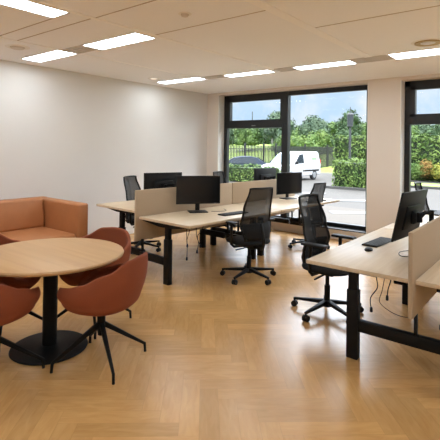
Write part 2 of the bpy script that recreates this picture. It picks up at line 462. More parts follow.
# ------------------------------------------------------------------ round table and tub chairs
TX, TY = -3.17, 1.84
t = thing('round_table', 'round oak table on a black pedestal with four rust chairs around it', 'table', (TX, TY, 0))
MB().lathe([(0, .718), (.548, .718), (.560, .723), (.566, .736), (.561, .747), (.552, .751), (0, .751)], 96).build('tabletop', M['table'], t)
MB().cyl((0, 0, .02), (0, 0, .70), .055, n=32).build('pedestal', M['black'], t)
MB().lathe([(0, 0), (.288, 0), (.292, .006), (.288, .014), (.10, .028), (.06, .034), (0, .034)], 64).build('base_plate', M['black'], t)
MB().lathe([(0, .69), (.17, .69), (.17, .718), (0, .718)], 32).build('top_mount', M['black'], t)

def lerp_tab(tab, x):
    for (a, b), (c, d) in zip(tab, tab[1:]):
        if x <= c:
            u = (x - a) / (c - a); u = u * u * (3 - 2 * u); return b + (d - b) * u
    return tab[-1][1]
HT = [(0, .815), (24, .805), (55, .725), (85, .650), (108, .612), (128, .590), (144, .540), (160, .485), (180, .462)]
def shell_pt(phi, u, inset=0.0):
    """phi 0 = back; local front is +x. u 0 centre underneath .. 1 rim"""
    a = abs(phi); h = lerp_tab(HT, a)
    cx, cy = -math.cos(R_(phi)), math.sin(R_(phi))
    zb = .426
    # superellipse plan, back slightly deeper
    rx, ry = (.262, .272)
    pw = (abs(cx / rx) ** 2.3 + abs(cy / ry) ** 2.3) ** (-1 / 2.3)
    rb = pw * .93
    if u < .5:                       # bowl underside
        s = u / .5; r = rb * math.sin(s * PI / 2) ** .9; z = zb + .075 * (1 - math.cos(s * PI / 2)) ** 1.3
        if a > 140: z = min(z, h - .03)
    else:
        s = (u - .5) / .5; z0 = min(zb + .075, h - .03); z = z0 + (h - z0) * s
        flare = (.050 if a < 70 else .035) * s * (h - .45) / .36 + .02 * math.sin(s * PI)
        r = rb + flare
    return (cx * (r - inset), cy * (r - inset), z)
def make_tub_chair(label):
    t = thing('tub_chair', label, 'chair', (0, 0, 0), 0, 'rust tub chairs around the round table')
    NU, NV = 72, 22
    m = MB(); m.grid(lambda u, v: shell_pt(u * 360 - 180, .06 + .94 * v), NU, NV, True)
    m.build('shell', M['orange'], t, ang=180, mods=[solid(.032, -1), subd(1)])
    c = MB()
    prof = [(0, .490), (.6, .492), (.85, .484), (.97, .465), (1, .45), (.9, .435), (0, .435)]
    n = 48; rows = []
    for f, z in prof:
        ring = []
        for i in range(n):
            a = 2 * PI * i / n; x, y = math.cos(a), math.sin(a)
            pw = (abs(x / .238) ** 2.4 + abs(y / .238) ** 2.4) ** (-1 / 2.4)
            ring.append(c.bm.verts.new((x * pw * f * .96 + .015, y * pw * f * .96, z)))
        rows.append(ring)
    for A, B in zip(rows, rows[1:]):
        for i in range(n):
            if A is rows[0]: pass
            c.bm.faces.new((A[i], A[(i + 1) % n], B[(i + 1) % n], B[i]))
    bmesh.ops.remove_doubles(c.bm, verts=list(c.bm.verts), dist=1e-5)
    bmesh.ops.recalc_face_normals(c.bm, faces=list(c.bm.faces))
    c.build('seat_cushion', M['orange'], t, ang=60)
    MB().rings([((0, 0, .20), .024), ((0, 0, .24), .030), ((0, 0, .34), .030), ((0, 0, .395), .05), ((0, 0, .422), .11)], 24).build('pedestal', M['black'], t)
    for k in range(4):
        a = R_(45 + 90 * k); d = Vector((math.cos(a), math.sin(a), 0))
        l = MB()
        l.bar(d * .012 + Vector((0, 0, .285)), d * .345 + Vector((0, 0, .060)), .034, .036, .018, .020, .004)
        l.bar(d * .340 + Vector((0, 0, .068)), d * .345 + Vector((0, 0, .004)), .020, .016, .018, .014, .003)
        lg = l.build('leg', M['black'], t)
        MB().cyl(d * .345, d * .345 + Vector((0, 0, .006)), .011, n=12).build('glide', M['blackplastic'], lg)
    return t
chairA = make_tub_chair('rust tub chair in front of the round table on its right, whole back in view')
chairA.location = (-2.675, 1.965, 0); chairA.rotation_euler = (0, 0, R_(203))
dup(chairA, (-3.32, 2.34, 0), R_(284), 'rust tub chair behind the round table on its right, beside the sofa arm')
dup(chairA, (-3.69, 1.72, 0), R_(15), 'rust tub chair behind the round table on its left, in front of the sofa seat')
dup(chairA, (-3.07, 1.34, 0), R_(107), 'rust tub chair in front of the round table at the left picture edge')

# ------------------------------------------------------------------ sofa
SX0, SX1, SY0, SY1 = -6.13, -4.98, 1.62, 3.43
t = thing('sofa', 'tan leather box-shaped sofa along the left wall', 'sofa', (0, 0, 0))
t.location = ((SX0 + SX1) / 2, (SY0 + SY1) / 2, 0)
def sb(name, x0, x1, y0, y1, z0, z1, bev, mat='leather', seg=4):
    ox, oy = t.location.x, t.location.y
    return MB().box(((x0 + x1) / 2 - ox, (y0 + y1) / 2 - oy, (z0 + z1) / 2), (x1 - x0, y1 - y0, z1 - z0), bev, seg=seg).build(name, M[mat], t, ang=60)
AW = .165
sb('base', SX0 + .03, SX1 - .02, SY0 + AW - .02, SY1 - AW + .02, .07, .27, .015)
sb('back', SX0, SX0 + .16, SY0 + .01, SY1 - .01, .07, .835, .03)
sb('arm', SX0 + .005, SX1, SY1 - AW, SY1, .07, .83, .03)
sb('arm', SX0 + .005, SX1, SY0, SY0 + AW, .07, .83, .03)
ym = (SY0 + SY1) / 2
for a, b in ((SY0 + AW + .003, ym - .003), (ym + .003, SY1 - AW - .003)):
    sb('seat_cushion', SX0 + .30, SX1 - .01, a, b, .26, .445, .045)
    c = MB().box((0, 0, 0), (.17, b - a, .43), .05, seg=4).build('back_cushion', M['leather'], t, ang=60)
    c.location = (SX0 + .25 - t.location.x, (a + b) / 2 - t.location.y, .635); c.rotation_euler = (0, R_(-8), 0)
for y in (ym,):
    MB().tube([(SX0 + .345 - t.location.x, y - t.location.y, .47), (SX0 + .325 - t.location.x, y - t.location.y, .66), (SX0 + .295 - t.location.x, y - t.location.y, .82)], .006, 8).build('piping', M['leatherseam'], t)
for x in (SX0 + .08, SX1 - .1):
    for y in (SY0 + .09, SY1 - .09):
        MB().cyl((x - t.location.x, y - t.location.y, 0), (x - t.location.x, y - t.location.y, .075), .022, n=14).build('leg', M['black'], t)

# ------------------------------------------------------------------ desks
DG = 'sit-stand desks with pale oak tops'
def make_desk(label, zt=.735, dep=.79, near=.775, leg_x=0.0, far=.775, post=True):
    """local: user's side is +x, inner (screen) side is -x; length along y"""
    t = thing('desk', label, 'desk', (0, 0, 0), 0, DG)
    dz = zt - .735
    h = dep / 2
    MB().box((0, 0, .720 + dz), (dep, 1.79, .030), .003).build('desktop', M['desk'], t)
    for s in (-1, 1):
        yy = s * (near if s < 0 else far)
        l = MB()
        l.box((leg_x, yy, .262), (.088, .062, .524), .004)
        l.box((leg_x, yy, .60 + dz / 2), (.070, .048, .18 + dz), .003)
        lg = l.build('leg', M['black'], t)
        MB().box((leg_x, yy, .004), (.07, .05, .008), .002).build('foot_pad', M['blackplastic'], lg)
        # tapered cantilever arm carrying the top
        MB().prism([(-h + .035, .704 + dz), (h - .035, .704 + dz), (h - .035, .692 + dz), (.10, .655 + dz), (-.10, .655 + dz), (-h + .035, .692 + dz)], 'y', yy - .025, yy + .025).build('support_arm', M['black'], t)
        MB().box(((leg_x - .045 - h - .02) / 2, yy, .258), (leg_x - .045 + h + .02, .05, .085), .004).build('foot_beam', M['black'], t)
        if post: MB().box((-h + .008, yy, .37), (.022, .03, .17), .003).build('screen_post', M['black'], t)
    r = MB()
    for x in (-.06, .06): r.box((x, (far - near) / 2, .688 + dz), (.03, far + near - .04, .032), .003)
    r.build('long_rail', M['black'], t)
    MB().box((.03, .25, .660 + dz), (.10, .40, .03), .006).build('control_box', M['blackplastic'], t)
    tr = MB(); tr.box((-.26, 0, .60 + dz), (.13, 1.2, .006)); tr.box((-.325, 0, .635 + dz), (.006, 1.2, .07)); tr.box((-.195, 0, .62 + dz), (.006, 1.2, .04))
    tr.build('cable_tray', M['black'], t, smooth=False)
    return t
ROT = R_(-3.3)
P0 = Vector((-3.19, 3.48, 0))
def D(x, y, z=0.0):
    return P0 + Matrix.Rotation(ROT, 3, 'Z') @ (Vector((x, y, z)) - P0)
def put(o, v, rz):
    o.location = v; o.rotation_euler = (0, 0, rz); return o
put(make_desk('pale oak desk with upright wide monitor, nearest of the left group', .735, .89, .845, .04), D(-3.635, 4.375), ROT)
put(make_desk('pale oak desk behind the near beige screen, by the left wall',   .800, .89, .775, .0, .775, False), D(-4.60, 4.375), ROT + PI)
put(make_desk('pale oak desk close to the big window with small dark monitor', .735, .89), D(-3.635, 6.175), ROT)
put(make_desk('pale oak desk in the far corner behind the second beige screen', .800, .89, .775, 0, .775, False), D(-4.60, 6.175), ROT + PI)
put(make_desk('pale oak desk in the right foreground carrying a tilted monitor and mouse', .735, .77, .775, .075, .705), (-1.180, 3.955, 0), PI)
put(make_desk('pale oak desk right of the beige screen, cut by the right picture edge', .735, .79, .705, 0, .775, False), (-.365, 3.955, 0), 0)
put(make_desk('pale oak desk under the right-hand window beyond the tilted monitor', .735, .77), (-1.180, 5.76, 0), PI)

def screen(label, x, y, ln, rz, zb=.43):
    t = thing('privacy_screen', label, 'desk divider', (x, y, 0), rz, 'beige felt dividers between facing desks')
    MB().box((0, 0, (zb + 1.06) / 2), (.030, ln, 1.06 - zb), .006).build('felt_panel', M['felt'], t)
    for s in (-1, 1):
        MB().box((0, s * ln * .36, zb + .003), (.024, .05, .016), .003).build('bracket', M['black'], t)
    return t
p = D(-4.118, 4.36); screen('beige felt divider behind the wide monitor, with free near end', p.x, p.y, 1.83, ROT)
p = D(-4.118, 6.19); screen('beige felt divider beside the big window, second of the left pair', p.x, p.y, 1.80, ROT)
screen('beige felt divider at the right picture edge beside the tilted monitor', -.777, 3.945, 1.90, 0, .49)

# ------------------------------------------------------------------ office chairs
STAR = [0]
def make_task_chair(label):
    """faces +x; origin on floor under the gas lift"""
    t = thing('office_chair', label, 'office chair', (0, 0, 0), 0, 'black mesh-back office chairs')
    MB().rings([((0, 0, .065), .042), ((0, 0, .125), .036), ((0, 0, .13), .028), ((0, 0, .27), .028), ((0, 0, .272), .019), ((0, 0, .40), .019)], 20).build('gas_lift', M['black'], t)
    for k in range(5):
        a = 2 * PI * k / 5; d = Vector((math.cos(a), math.sin(a), 0)); pz = Vector((-d.y, d.x, 0))
        lg = MB().bar(d * .02 + Vector((0, 0, .108)), d * .345 + Vector((0, 0, .078)), .050, .040, .026, .020, .005).build('base_leg', M['black'], t)
        cs = MB()
        for s in (-1, 1):
            c = d * .335 + Vector((0, 0, .029))
            cs.cyl(c + pz * (s * .008), c + pz * (s * .026), .029, n=18)
        cs.cyl(d * .335 + Vector((0, 0, .03)), d * .335 + Vector((0, 0, .085)), .009, n=10)
        cs.box(d * .335 + Vector((0, 0, .045)), (.036, .03, .03), .006, rot=a)
        cs.build('caster', M['blackplastic'], lg)
    mc = MB(); mc.box((-.02, 0, .405), (.24, .16, .05), .012); mc.box((-.18, 0, .405), (.14, .07, .035), .008)
    mc.bar((.02, -.06, .40), (.02, -.27, .385), .014, .012); mc.bar((-.06, .06, .40), (-.06, .25, .385), .014, .012)
    mc.build('mechanism', M['blackplastic'], t)
    def seatfn(u, v):
        return (0, 0, 0)
    s = MB(); n = 44; rows = []
    for f, z in ((.0, .500), (.55, .502), (.85, .498), (.96, .482), (1.0, .462), (.97, .440), (.85, .430), (0, .430)):
        ring = []
        for i in range(n):
            a = 2 * PI * i / n; x, y = math.cos(a), math.sin(a)
            pw = (abs(x / .245) ** 3.2 + abs(y / .245) ** 3.2) ** (-1 / 3.2)
            X = x * pw * f; Y = y * pw * f
            zz = z - (.018 * max(0, X - .10) / .14 if z > .47 else 0) - .010 * (1 - min(1, (Y / .2) ** 2)) * (1 if z > .49 else 0)
            ring.append(s.bm.verts.new((X + .03, Y, zz)))
        rows.append(ring)
    for A, B in zip(rows, rows[1:]):
        for i in range(n): s.bm.faces.new((A[i], A[(i + 1) % n], B[(i + 1) % n], B[i]))
    bmesh.ops.remove_doubles(s.bm, verts=list(s.bm.verts), dist=1e-5); bmesh.ops.recalc_face_normals(s.bm, faces=list(s.bm.faces))
    s.build('seat', M['blackfabric'], t, ang=60)
    # backrest
    bx = [(0, -.190), (.18, -.190), (.30, -.168), (.55, -.198), (1, -.258)]
    wd = [(0, .185), (.25, .222), (.6, .205), (1, .170)]
    def bp(u, v, off=0.0):
        z = .50 + .62 * v; w = lerp_tab(wd, v); y = (u * 2 - 1) * w
        x = lerp_tab(bx, v) + .055 * (y / .21) ** 2
        return Vector((x + off, y, z))
    MB().grid(lambda u, v: bp(u, v), 14, 20).build('back_mesh', M['meshback'], t, ang=180)
    loop = [bp(0, k / 16) for k in range(17)] + [bp(k / 8, 1) + Vector((0, 0, .004)) for k in range(1, 8)] + [bp(1, 1 - k / 16) for k in range(17)] + [bp(1 - k / 8, 0) for k in range(1, 8)]
    loop.append(loop[0].copy())
    MB().tube(loop, .0125, 8).build('back_frame', M['blackplastic'], t)
    MB().grid(lambda u, v: bp(.03 + .94 * u, .02 + .30 * v, -.014), 12, 8).build('lumbar_panel', M['blackfabric'], t, ang=180, mods=[solid(.014)])
    MB().rings([((-.20, 0, .405), .026), ((-.255, 0, .43), .026), ((-.275, 0, .49), .024), ((-.250, 0, .60), .020), ((-.225, 0, .70), .016)], 12).build('back_support', M['blackplastic'], t)
    for sd in (-1, 1):
        p_ = MB().rings([((-.02, sd * .12, .415), .018), ((-.02, sd * .25, .420), .018), ((-.02, sd * .288, .45), .018), ((-.02, sd * .290, .695), .018)], 10).build('armrest', M['blackplastic'], t)
        MB().box((.02, sd * .285, .706), (.25, .085, .026), .011, seg=3).build('arm_pad', M['blackplastic'], p_)
    return t
def rot_for(base_deg, chair_deg):  # keep facing; star orientation is part of the model
    return R_(chair_deg)
c0 = make_task_chair('black mesh-back office chair beside the left edge of the right foreground desk')
def seat_at(o, x, y, face, star):
    """star: heading in the room of one leg of the foot star (the seat swivels above it)"""
    o.location = (x, y, 0); o.rotation_euler = (0, 0, R_(face))
    for ch in o.children:
        if ch.name.startswith('base_leg'): ch.rotation_euler = (0, 0, R_(star - face))
def chair(x, y, face, star, label):
    seat_at(dup(c0, (0, 0, 0), 0, label), x, y, face, star)
seat_at(c0, -1.795, 3.965, -5, 44)
chair(-3.02, 4.39, 163, 347, 'black mesh-back office chair in mid room seen from behind, at the wide monitor')
chair(-3.24, 6.40, 173, 20, 'black mesh-back office chair farthest from the camera, near the van in the window')
chair(-5.14, 4.50, 18, 10, 'black mesh-back office chair against the left wall behind the near divider')
chair(-5.08, 6.62, 6, 30, 'black mesh-back office chair in the far corner in front of the low hedge')
chair(-1.42, 6.70, 2, 50, 'black mesh-back office chair under the right-hand window behind the tilted monitor')

for o in COL.objects:
    if o.get('label', '').startswith('black mesh-back office chair farthest'): o.scale = (.96, .96, .94)   # seat set lower

# ------------------------------------------------------------------ monitors
def make_monitor(label, group, stand=True, w=.58, h=.355, zc=.30, tilt=0.0):
    """screen faces +x; origin on the desktop"""
    t = thing('monitor', label, 'monitor', (0, 0, 0), 0, group)
    rt = Matrix.Rotation(R_(-tilt), 4, 'Y')
    def T(o):
        o.location = (0, 0, zc); o.rotation_euler = (0, R_(-tilt), 0); return o
    cs = MB(); cs.box((0, 0, 0), (.016, w, h), .004); cs.box((-.014, 0, -.02), (.02, w * .5, h * .5), .008)
    c = T(cs.build('casing', M['blackplastic'], t))
    s = MB().box((.0085, 0, .004), (.002, w - .016, h - .022)).build('display', M['screen'], c, smooth=False)
    MB().box((.0095, w * .38, -h / 2 + .007), (.002, .012, .004)).build('power_light', M['ventgrey'], c, smooth=False)
    if stand:
        MB().box((-.055, 0, .17), (.022, .06, .30), .006).build('stand_neck', M['blackplastic'], t)
        MB().box((-.03, 0, .007), (.19, .25, .014), .006).build('stand_base', M['blackplastic'], t)
    else:
        a = MB(); a.box((-.035, 0, zc - .02), (.03, .11, .11), .006); a.cyl((-.075, 0, zc - .06), (-.075, 0, zc + .02), .022, n=14)
        a.build('mount_plate', M['black'], t)
        MB().rings([((-.075, 0, zc - .02), .018), ((-.105, -.03, zc + .02), .017), ((-.14, -.09, zc + .02), .017)], 10).build('arm', M['black'], t)
        MB().rings([((-.14, -.09, zc + .04), .020), ((-.14, -.09, zc - .05), .020)], 12).build('arm_joint', M['black'], t)
        MB().rings([((-.14, -.09, zc - .03), .017), ((-.16, -.02, zc - .07), .017), ((-.17, .05, zc - .09), .017)], 10).build('arm', M['black'], t)
        MB().cyl((-.17, .05, .012), (-.17, .05, zc - .04), .019, n=14).build('arm_pole', M['black'], t)
        MB().box((-.17, .05, .007), (.08, .08, .014), .004).build('clamp', M['black'], t)
    return t
MG = 'black flat monitors on the desks'
DT = .735
m0 = make_monitor('black monitor on a flat foot in front of the near beige divider', MG, True, .60, .375, .300)
p = D(-3.84, 4.27); m0.location = (p.x, p.y, DT); m0.rotation_euler = (0, 0, R_(-36))
m1 = make_monitor('black monitor seen from behind over the near divider, left of the wide one', MG, False, .58, .36, .265)
p = D(-4.36, 4.10); m1.location = (p.x, p.y, .80); m1.rotation_euler = (0, 0, R_(162))
p = D(-4.36, 6.50); dup(m1, (p.x, p.y, .80), R_(170), 'black monitor seen from behind below the dark car and low hedge')
m2 = make_monitor('black monitor on the farthest desk in front of the white van', MG, True, .58, .37, .270)
p = D(-3.86, 6.52); m2.location = (p.x, p.y, DT); m2.rotation_euler = (0, 0, R_(-18))
m3 = make_monitor('large black monitor leaning back on an arm, beside the right-hand divider', MG, False, .58, .41, .325, 12)
m3.location = (-1.005, 3.86, DT); m3.rotation_euler = (0, 0, R_(175))

# ------------------------------------------------------------------ keyboards, mouse, cables
def make_keyboard(label):
    t = thing('keyboard', label, 'keyboard', (0, 0, 0), 0, 'slim black keyboards')
    MB().box((0, 0, .007), (.14, .44, .014), .004).build('case', M['blackplastic'], t)
    k = MB()
    for r in range(5):
        for c in range(22):
            k.box((-.050 + r * .0245, -.2 + c * .019, .0155), (.020, .016, .004))
    k.build('keys', M['keys'], t, smooth=False)
    return t
k0 = make_keyboard('slim black keyboard on the right desk below the tilted monitor')
k0.location = (-1.335, 4.06, DT); k0.rotation_euler = (0, 0, R_(-3))
p = D(-3.42, 4.50); dup(k0, (p.x, p.y, DT), R_(-8), 'slim black keyboard beside the wide monitor in mid room')
dup(k0, (-1.33, 6.50, DT), R_(-4), 'slim black keyboard at the right picture edge on the desk under the window')
p = D(-3.36, 6.55); dup(k0, (p.x, p.y, DT), R_(-6), 'slim black keyboard on the farthest desk in front of the white van')
t = thing('computer_mouse', 'black mouse on the right desk in front of the keyboard', 'mouse', (-1.30, 3.70, DT), R_(100))
MB().lathe([(0, 0), (.95, 0), (1.0, .3), (.8, .75), (.4, .97), (0, 1.0)], 24).build('body', M['blackplastic'], t).scale = (.058, .034, .024)
MB().cyl((.028, -.004, .018), (.028, .004, .018), .007, n=12).build('scroll_wheel', M['ventgrey'], t)

def cable(pts, label, plug=True, r=.0042, group='loose cables hanging under the desks'):
    t = thing('power_cable', label, 'cable', pts[-1], 0, group)
    o = Vector(pts[-1]); P = [Vector(q) - o for q in pts]
    # smooth by Catmull-Rom
    S = []
    for i in range(len(P) - 1):
        a, b, c, d = P[max(i - 1, 0)], P[i], P[i + 1], P[min(i + 2, len(P) - 1)]
        for k in range(6):
            u = k / 6
            S.append(.5 * ((2 * b) + (c - a) * u + (2 * a - 5 * b + 4 * c - d) * u * u + (3 * b - a - 3 * c + d) * u ** 3))
    S.append(P[-1])
    MB().tube(S, r, 8).build('cord', M['blackplastic'], t)
    if plug: MB().rings([(Vector((0, 0, .024)), .006), (Vector((0, 0, .016)), .011), (Vector((0, 0, -.014)), .012), (Vector((0, 0, -.019)), .008)], 12).build('plug', M['blackplastic'], t)
cable([(-3.62, 3.90, .66), (-3.60, 3.88, .50), (-3.58, 3.87, .36), (-3.575, 3.86, .24)], 'longest black cable with plug hanging under the wide-monitor desk')
cable([(-3.52, 3.96, .66), (-3.50, 3.95, .52), (-3.46, 3.94, .44), (-3.47, 3.93, .33)], 'black cable with plug, middle one under the wide-monitor desk')
cable([(-3.70, 4.06, .60), (-3.73, 4.06, .50), (-3.75, 4.05, .42), (-3.745, 4.05, .34)], 'black cable with plug, nearest the near divider under its desk')
cable([(-3.50, 4.10, .66), (-3.54, 4.09, .56), (-3.60, 4.08, .47), (-3.55, 4.08, .36)], 'black cable with plug, rightmost under the wide-monitor desk')
cable([(-1.18, 3.56, .66), (-1.18, 3.55, .56), (-1.17, 3.54, .48), (-1.21, 3.50, .40), (-1.20, 3.49, .31)], 'black cable with plug hanging left under the right foreground desk')
cable([(-1.08, 3.60, .66), (-1.08, 3.59, .55), (-1.10, 3.59, .47), (-1.105, 3.585, .40)], 'short black cable with plug hanging near the right-hand divider')
cable([(-1.12, 3.585, .60), (-1.14, 3.57, .46), (-1.16, 3.57, .36), (-1.08, 3.58, .30), (-.98, 3.60, .275), (-.90, 3.62, .30), (-.87, 3.63, .42), (-.87, 3.63, .60)], 'thin looping wire under the right foreground desk', False, .0025)
cable([(-.68, 3.70, .66), (-.69, 3.70, .50), (-.71, 3.68, .36), (-.725, 3.66, .24)], 'black cable with plug hanging right of the right-hand divider')
cable([(-.93, 4.05, .742), (-1.0, 3.95, .740), (-1.07, 3.80, .740), (-1.02, 3.66, .740), (-.92, 3.70, .742)], 'thin wire lying on the right desk under the tilted monitor', False, .003, 'wires on the desktops')
p1, p2, p3 = D(-3.74, 4.42), D(-3.66, 4.62), D(-3.80, 4.74)
cable([(p1.x, p1.y, .741), (p2.x, p2.y, .740), (p3.x, p3.y, .740)], 'thin wire lying on the desk beside the wide monitor foot', False, .003, 'wires on the desktops')

# ------------------------------------------------------------------ outside
GZ = -0.4
def gbox(name, x0, x1, y0, y1, z0, z1, mat):
    return struct(MB().box(((x0 + x1) / 2, (y0 + y1) / 2, (z0 + z1) / 2), (x1 - x0, y1 - y0, z1 - z0)).build(name, mat, smooth=False))
gbox('ground_asphalt', -70, 40, 6.0, 36, GZ - .3, GZ, M['asphalt'])
gbox('ground_paving', -40, 30, 7.66, 14.2, GZ - .1, GZ + .012, M['paving'])
for k, (x, y, a) in enumerate(((-5.1, 13.2, 38), (-6.2, 16.4, 38), (-8.9, 17.6, 38), (-3.2, 12.4, 38))):
    o = MB().box((0, 0, 0), (1.5, .55, .012)).build('road_marking', M['paint'], smooth=False)
    o.location = (x, y, GZ + .018); o.rotation_euler = (0, 0, R_(a)); struct(o)
gbox('kerb', -9.6, -5.0, 20.6, 20.85, GZ, GZ + .12, M['kerb'])
gbox('kerb', -7.2, 12, 24.3, 24.5, GZ, GZ + .12, M['kerb'])
tag(MB().box((2, 25.6, GZ + .07), (18.2, 2.0, .14)).build('grass_verge', M['grass'], smooth=False), 'strip of grass in front of the flowering shrubs', 'grass')
bpy.data.objects['grass_verge']['kind'] = 'stuff'
# field rising behind the fence
m = MB(); m.grid(lambda u, v: (-110 + 150 * u, 34 + 70 * v, GZ - .02 + 2.75 * min(1, v * 2.6) + .12 * math.sin(u * 31) * v), 24, 12)
struct(m.build('ground_field', M['grass'], ang=180))

def leaf_cloud(m, pts, size, rng, squash=.7):
    for p, nrm in pts:
        a = Vector((rng.gauss(0, 1), rng.gauss(0, 1), rng.gauss(0, 1))).normalized()
        nn = (Vector(nrm) + a * .9).normalized()
        x = nn.cross(a).normalized() if nn.cross(a).length > 1e-3 else Vector((1, 0, 0)); y = nn.cross(x)
        s = size * rng.uniform(.6, 1.3)
        vs = [m.bm.verts.new(Vector(p) + x * s * cx + y * s * cy * squash) for cx, cy in ((-1, 0), (0, -.6), (1, 0), (0, .6))]
        m.bm.faces.new(vs)

def hedge(name, label, x0, x1, y0, y1, z1, leaf=.075, dens=70, mat='hedge', group=None, seed=1, wave=.06):
    rng = random.Random(seed)
    t = thing(name, label, 'hedge', ((x0 + x1) / 2, (y0 + y1) / 2, GZ), 0, group)
    w, d, h = (x1 - x0), (y1 - y0), z1 - GZ
    def top(x): return h + wave * (math.sin(x * 3.1 + seed) + .6 * math.sin(x * 7.7 + seed * 2))
    c = MB().box((0, 0, h / 2 - .04), (w - .16, d - .16, h - .12), .06)
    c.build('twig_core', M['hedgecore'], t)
    m = MB(); pts = []
    def put(nx, fn, nrm):
        for _ in range(int(nx)): pts.append((fn(), nrm))
    J = lambda s: rng.gauss(0, s)
    put(w * h * dens, lambda: (rng.uniform(-w / 2, w / 2), -d / 2 + J(.05), rng.uniform(0.02, h)), (0, -1, .25))
    put(w * d * dens, lambda: (lambda x: (x, rng.uniform(-d / 2, d / 2), top(x) + J(.04)))(rng.uniform(-w / 2, w / 2)), (0, 0, 1))
    for s in (-1, 1): put(d * h * dens, lambda: (s * w / 2 + J(.05), rng.uniform(-d / 2, d / 2), rng.uniform(0.02, h)), (s, 0, .25))
    leaf_cloud(m, pts, leaf, rng)
    m.build('foliage', M[mat], t, smooth=False)
    return t
hedge('hedge', 'clipped box-shaped green hedge right of the white van', -9.3, -6.25, 21.0, 22.3, 1.02, .075, 170, 'tree3', seed=3)
hedge('hedge', 'low green hedge in front of the dark car at the left of the window', -17.5, -12.5, 20.3, 21.3, .56, .075, 110, 'tree3', seed=5)
hedge('tall_hedge', 'tall clipped hedge running behind the lamp post and the right-hand window', -13.4, 3.0, 30.4, 32.0, 2.55, .13, 60, 'tree3', seed=8, wave=.10)

def blob_tree(name, label, loc, h, rad, mat, seed, group, trunk=True, n=3200, leaf=.22, nb=12, low=.3):
    rng = random.Random(seed)
    t = thing(name, label, 'tree' if trunk else 'shrub', loc, 0, group)
    cl = []
    for k in range(nb):
        a = rng.uniform(0, 2 * PI); u = rng.uniform(0, 1)
        zz = h * (low + (1 - low) * u * .88)
        rr = rad * (1.0 - .75 * abs(u - .35) ** 1.3) * rng.uniform(.25, .75)
        cl.append((Vector((rr * math.cos(a), rr * math.sin(a), zz)), rad * rng.uniform(.34, .52)))
    cl.append((Vector((0, 0, h * .55)), rad * .75))
    m = MB(); pts = []
    tot = sum(r * r for c, r in cl)
    for c, r in cl:
        for _ in range(int(n * r * r / tot)):
            d = Vector((rng.gauss(0, 1), rng.gauss(0, 1), rng.gauss(0, 1))).normalized()
            q = c + d * r * rng.uniform(.62, 1.12)
            if q.z < .02: continue
            pts.append((q, d))
    leaf_cloud(m, pts, leaf, rng)
    m.build('crown', M[mat], t, smooth=False)
    core = MB()
    for c, r in cl:
        b = bmesh.new(); bmesh.ops.create_icosphere(b, subdivisions=2, radius=r * .68)
        for v in b.verts:
            v.co = v.co * (1 + .12 * math.sin(v.co.x * 9 + v.co.z * 7 + seed)) + c
            v.co.z = max(v.co.z, .01)
        core._merge(b)
    core.build('inner_foliage', M[mat], t, ang=180)
    if trunk:
        MB().rings([((0, 0, 0), rad * .10), ((0, 0, h * .35), rad * .075), ((.1, 0, h * .7), rad * .03)], 10).build('trunk', M['bark'], t)
    return t
# trees stand beyond the fence; placed along bearings from the building
def bearing(az_px, depth):
    q = Vector((0, 0, 0)) + (F + Rv * ((az_px - 220) / 429.0)) * depth
    return q.x, q.y
TREES = [  # bearing, distance, height, radius, material, words
 (214, 74, 5.4, 4.6, 'tree2', 'dark green tree at the left edge of the big window'),
 (231, 80, 6.2, 4.8, 'tree4', 'blue-green tree second from the left edge of the big window'),
 (247, 70, 5.0, 4.0, 'tree1', 'green tree behind the fence above the dark car'),
 (263, 78, 6.6, 4.8, 'tree2', 'dark green tree left of the window mullion'),
 (281, 84, 7.6, 5.2, 'tree4', 'blue-green tree directly behind the window mullion'),
 (297, 68, 6.3, 4.6, 'tree1', 'green tree just right of the window mullion above the van'),
 (313, 72, 7.4, 5.0, 'tree4', 'grey-green tree above the rear of the van'),
 (330, 64, 7.6, 4.6, 'tree1', 'tall green tree left of the lamp post'),
 (349, 70, 8.0, 4.6, 'tree2', 'tallest dark tree behind the lamp post'),
 (367, 66, 7.4, 4.6, 'tree1', 'green tree at the right end of the big window'),
 (304, 47, 3.3, 1.9, 'tree3', 'yellow-green bushy tree right behind the white van'),
 (322, 52, 3.9, 1.9, 'tree3', 'yellow-green bushy tree between van and tall hedge'),
 (345, 46, 4.3, 2.0, 'tree2', 'dark bushy tree rising over the tall hedge by the lamp post'),
 (288, 53, 3.1, 1.9, 'tree1', 'low green bush behind the van windscreen'),
 (408, 60, 5.6, 4.4, 'tree1', 'green tree at the left edge of the right-hand window'),
 (424, 66, 7.2, 4.8, 'tree4', 'blue-green tree in the middle of the right-hand window'),
 (443, 58, 6.2, 4.4, 'tree2', 'dark green tree at the right picture edge'),
 (460, 60, 6.4, 4.6, 'tree1', 'green tree just beyond the right picture edge'),
]
for k, (px, dep, h, rad, mat, words) in enumerate(TREES):
    if dep > 57: dep = (61.0, 75.0)[k % 2]; rad = 2.3
    x, y = bearing(px, dep)
    near = dep < 55
    base = 2.2 if dep > 57 else (1.2 if dep > 50 else .5)
    blob_tree('tree', words, (x, y, base - .2), (h - base + .2) * .80, rad * (1 if not near else 1), mat, 20 + k, 'trees beyond the fence', True, 4200, .20 if not near else .15, 15, .12)
SH = [(413, 27.2, 1.0, .62, 'tree3', 'yellow-green shrub at the left edge of the right-hand window'),
      (427, 27.6, 1.15, .66, 'redleaf', 'reddish flowering shrub in the right-hand window'),
      (440, 26.9, 1.0, .6, 'yellow', 'bright yellow shrub near the right picture edge'),
      (453, 26.6, 1.05, .62, 'tree3', 'yellow-green shrub beyond the right picture edge')]
for k, (px, dep, h, rad, mat, words) in enumerate(SH):
    x, y = bearing(px, dep)
    blob_tree('shrub', words, (x, y, GZ + .1), h, rad, mat, 60 + k, 'flowering shrubs on the grass verge', False, 1600, .075, 9, .25)

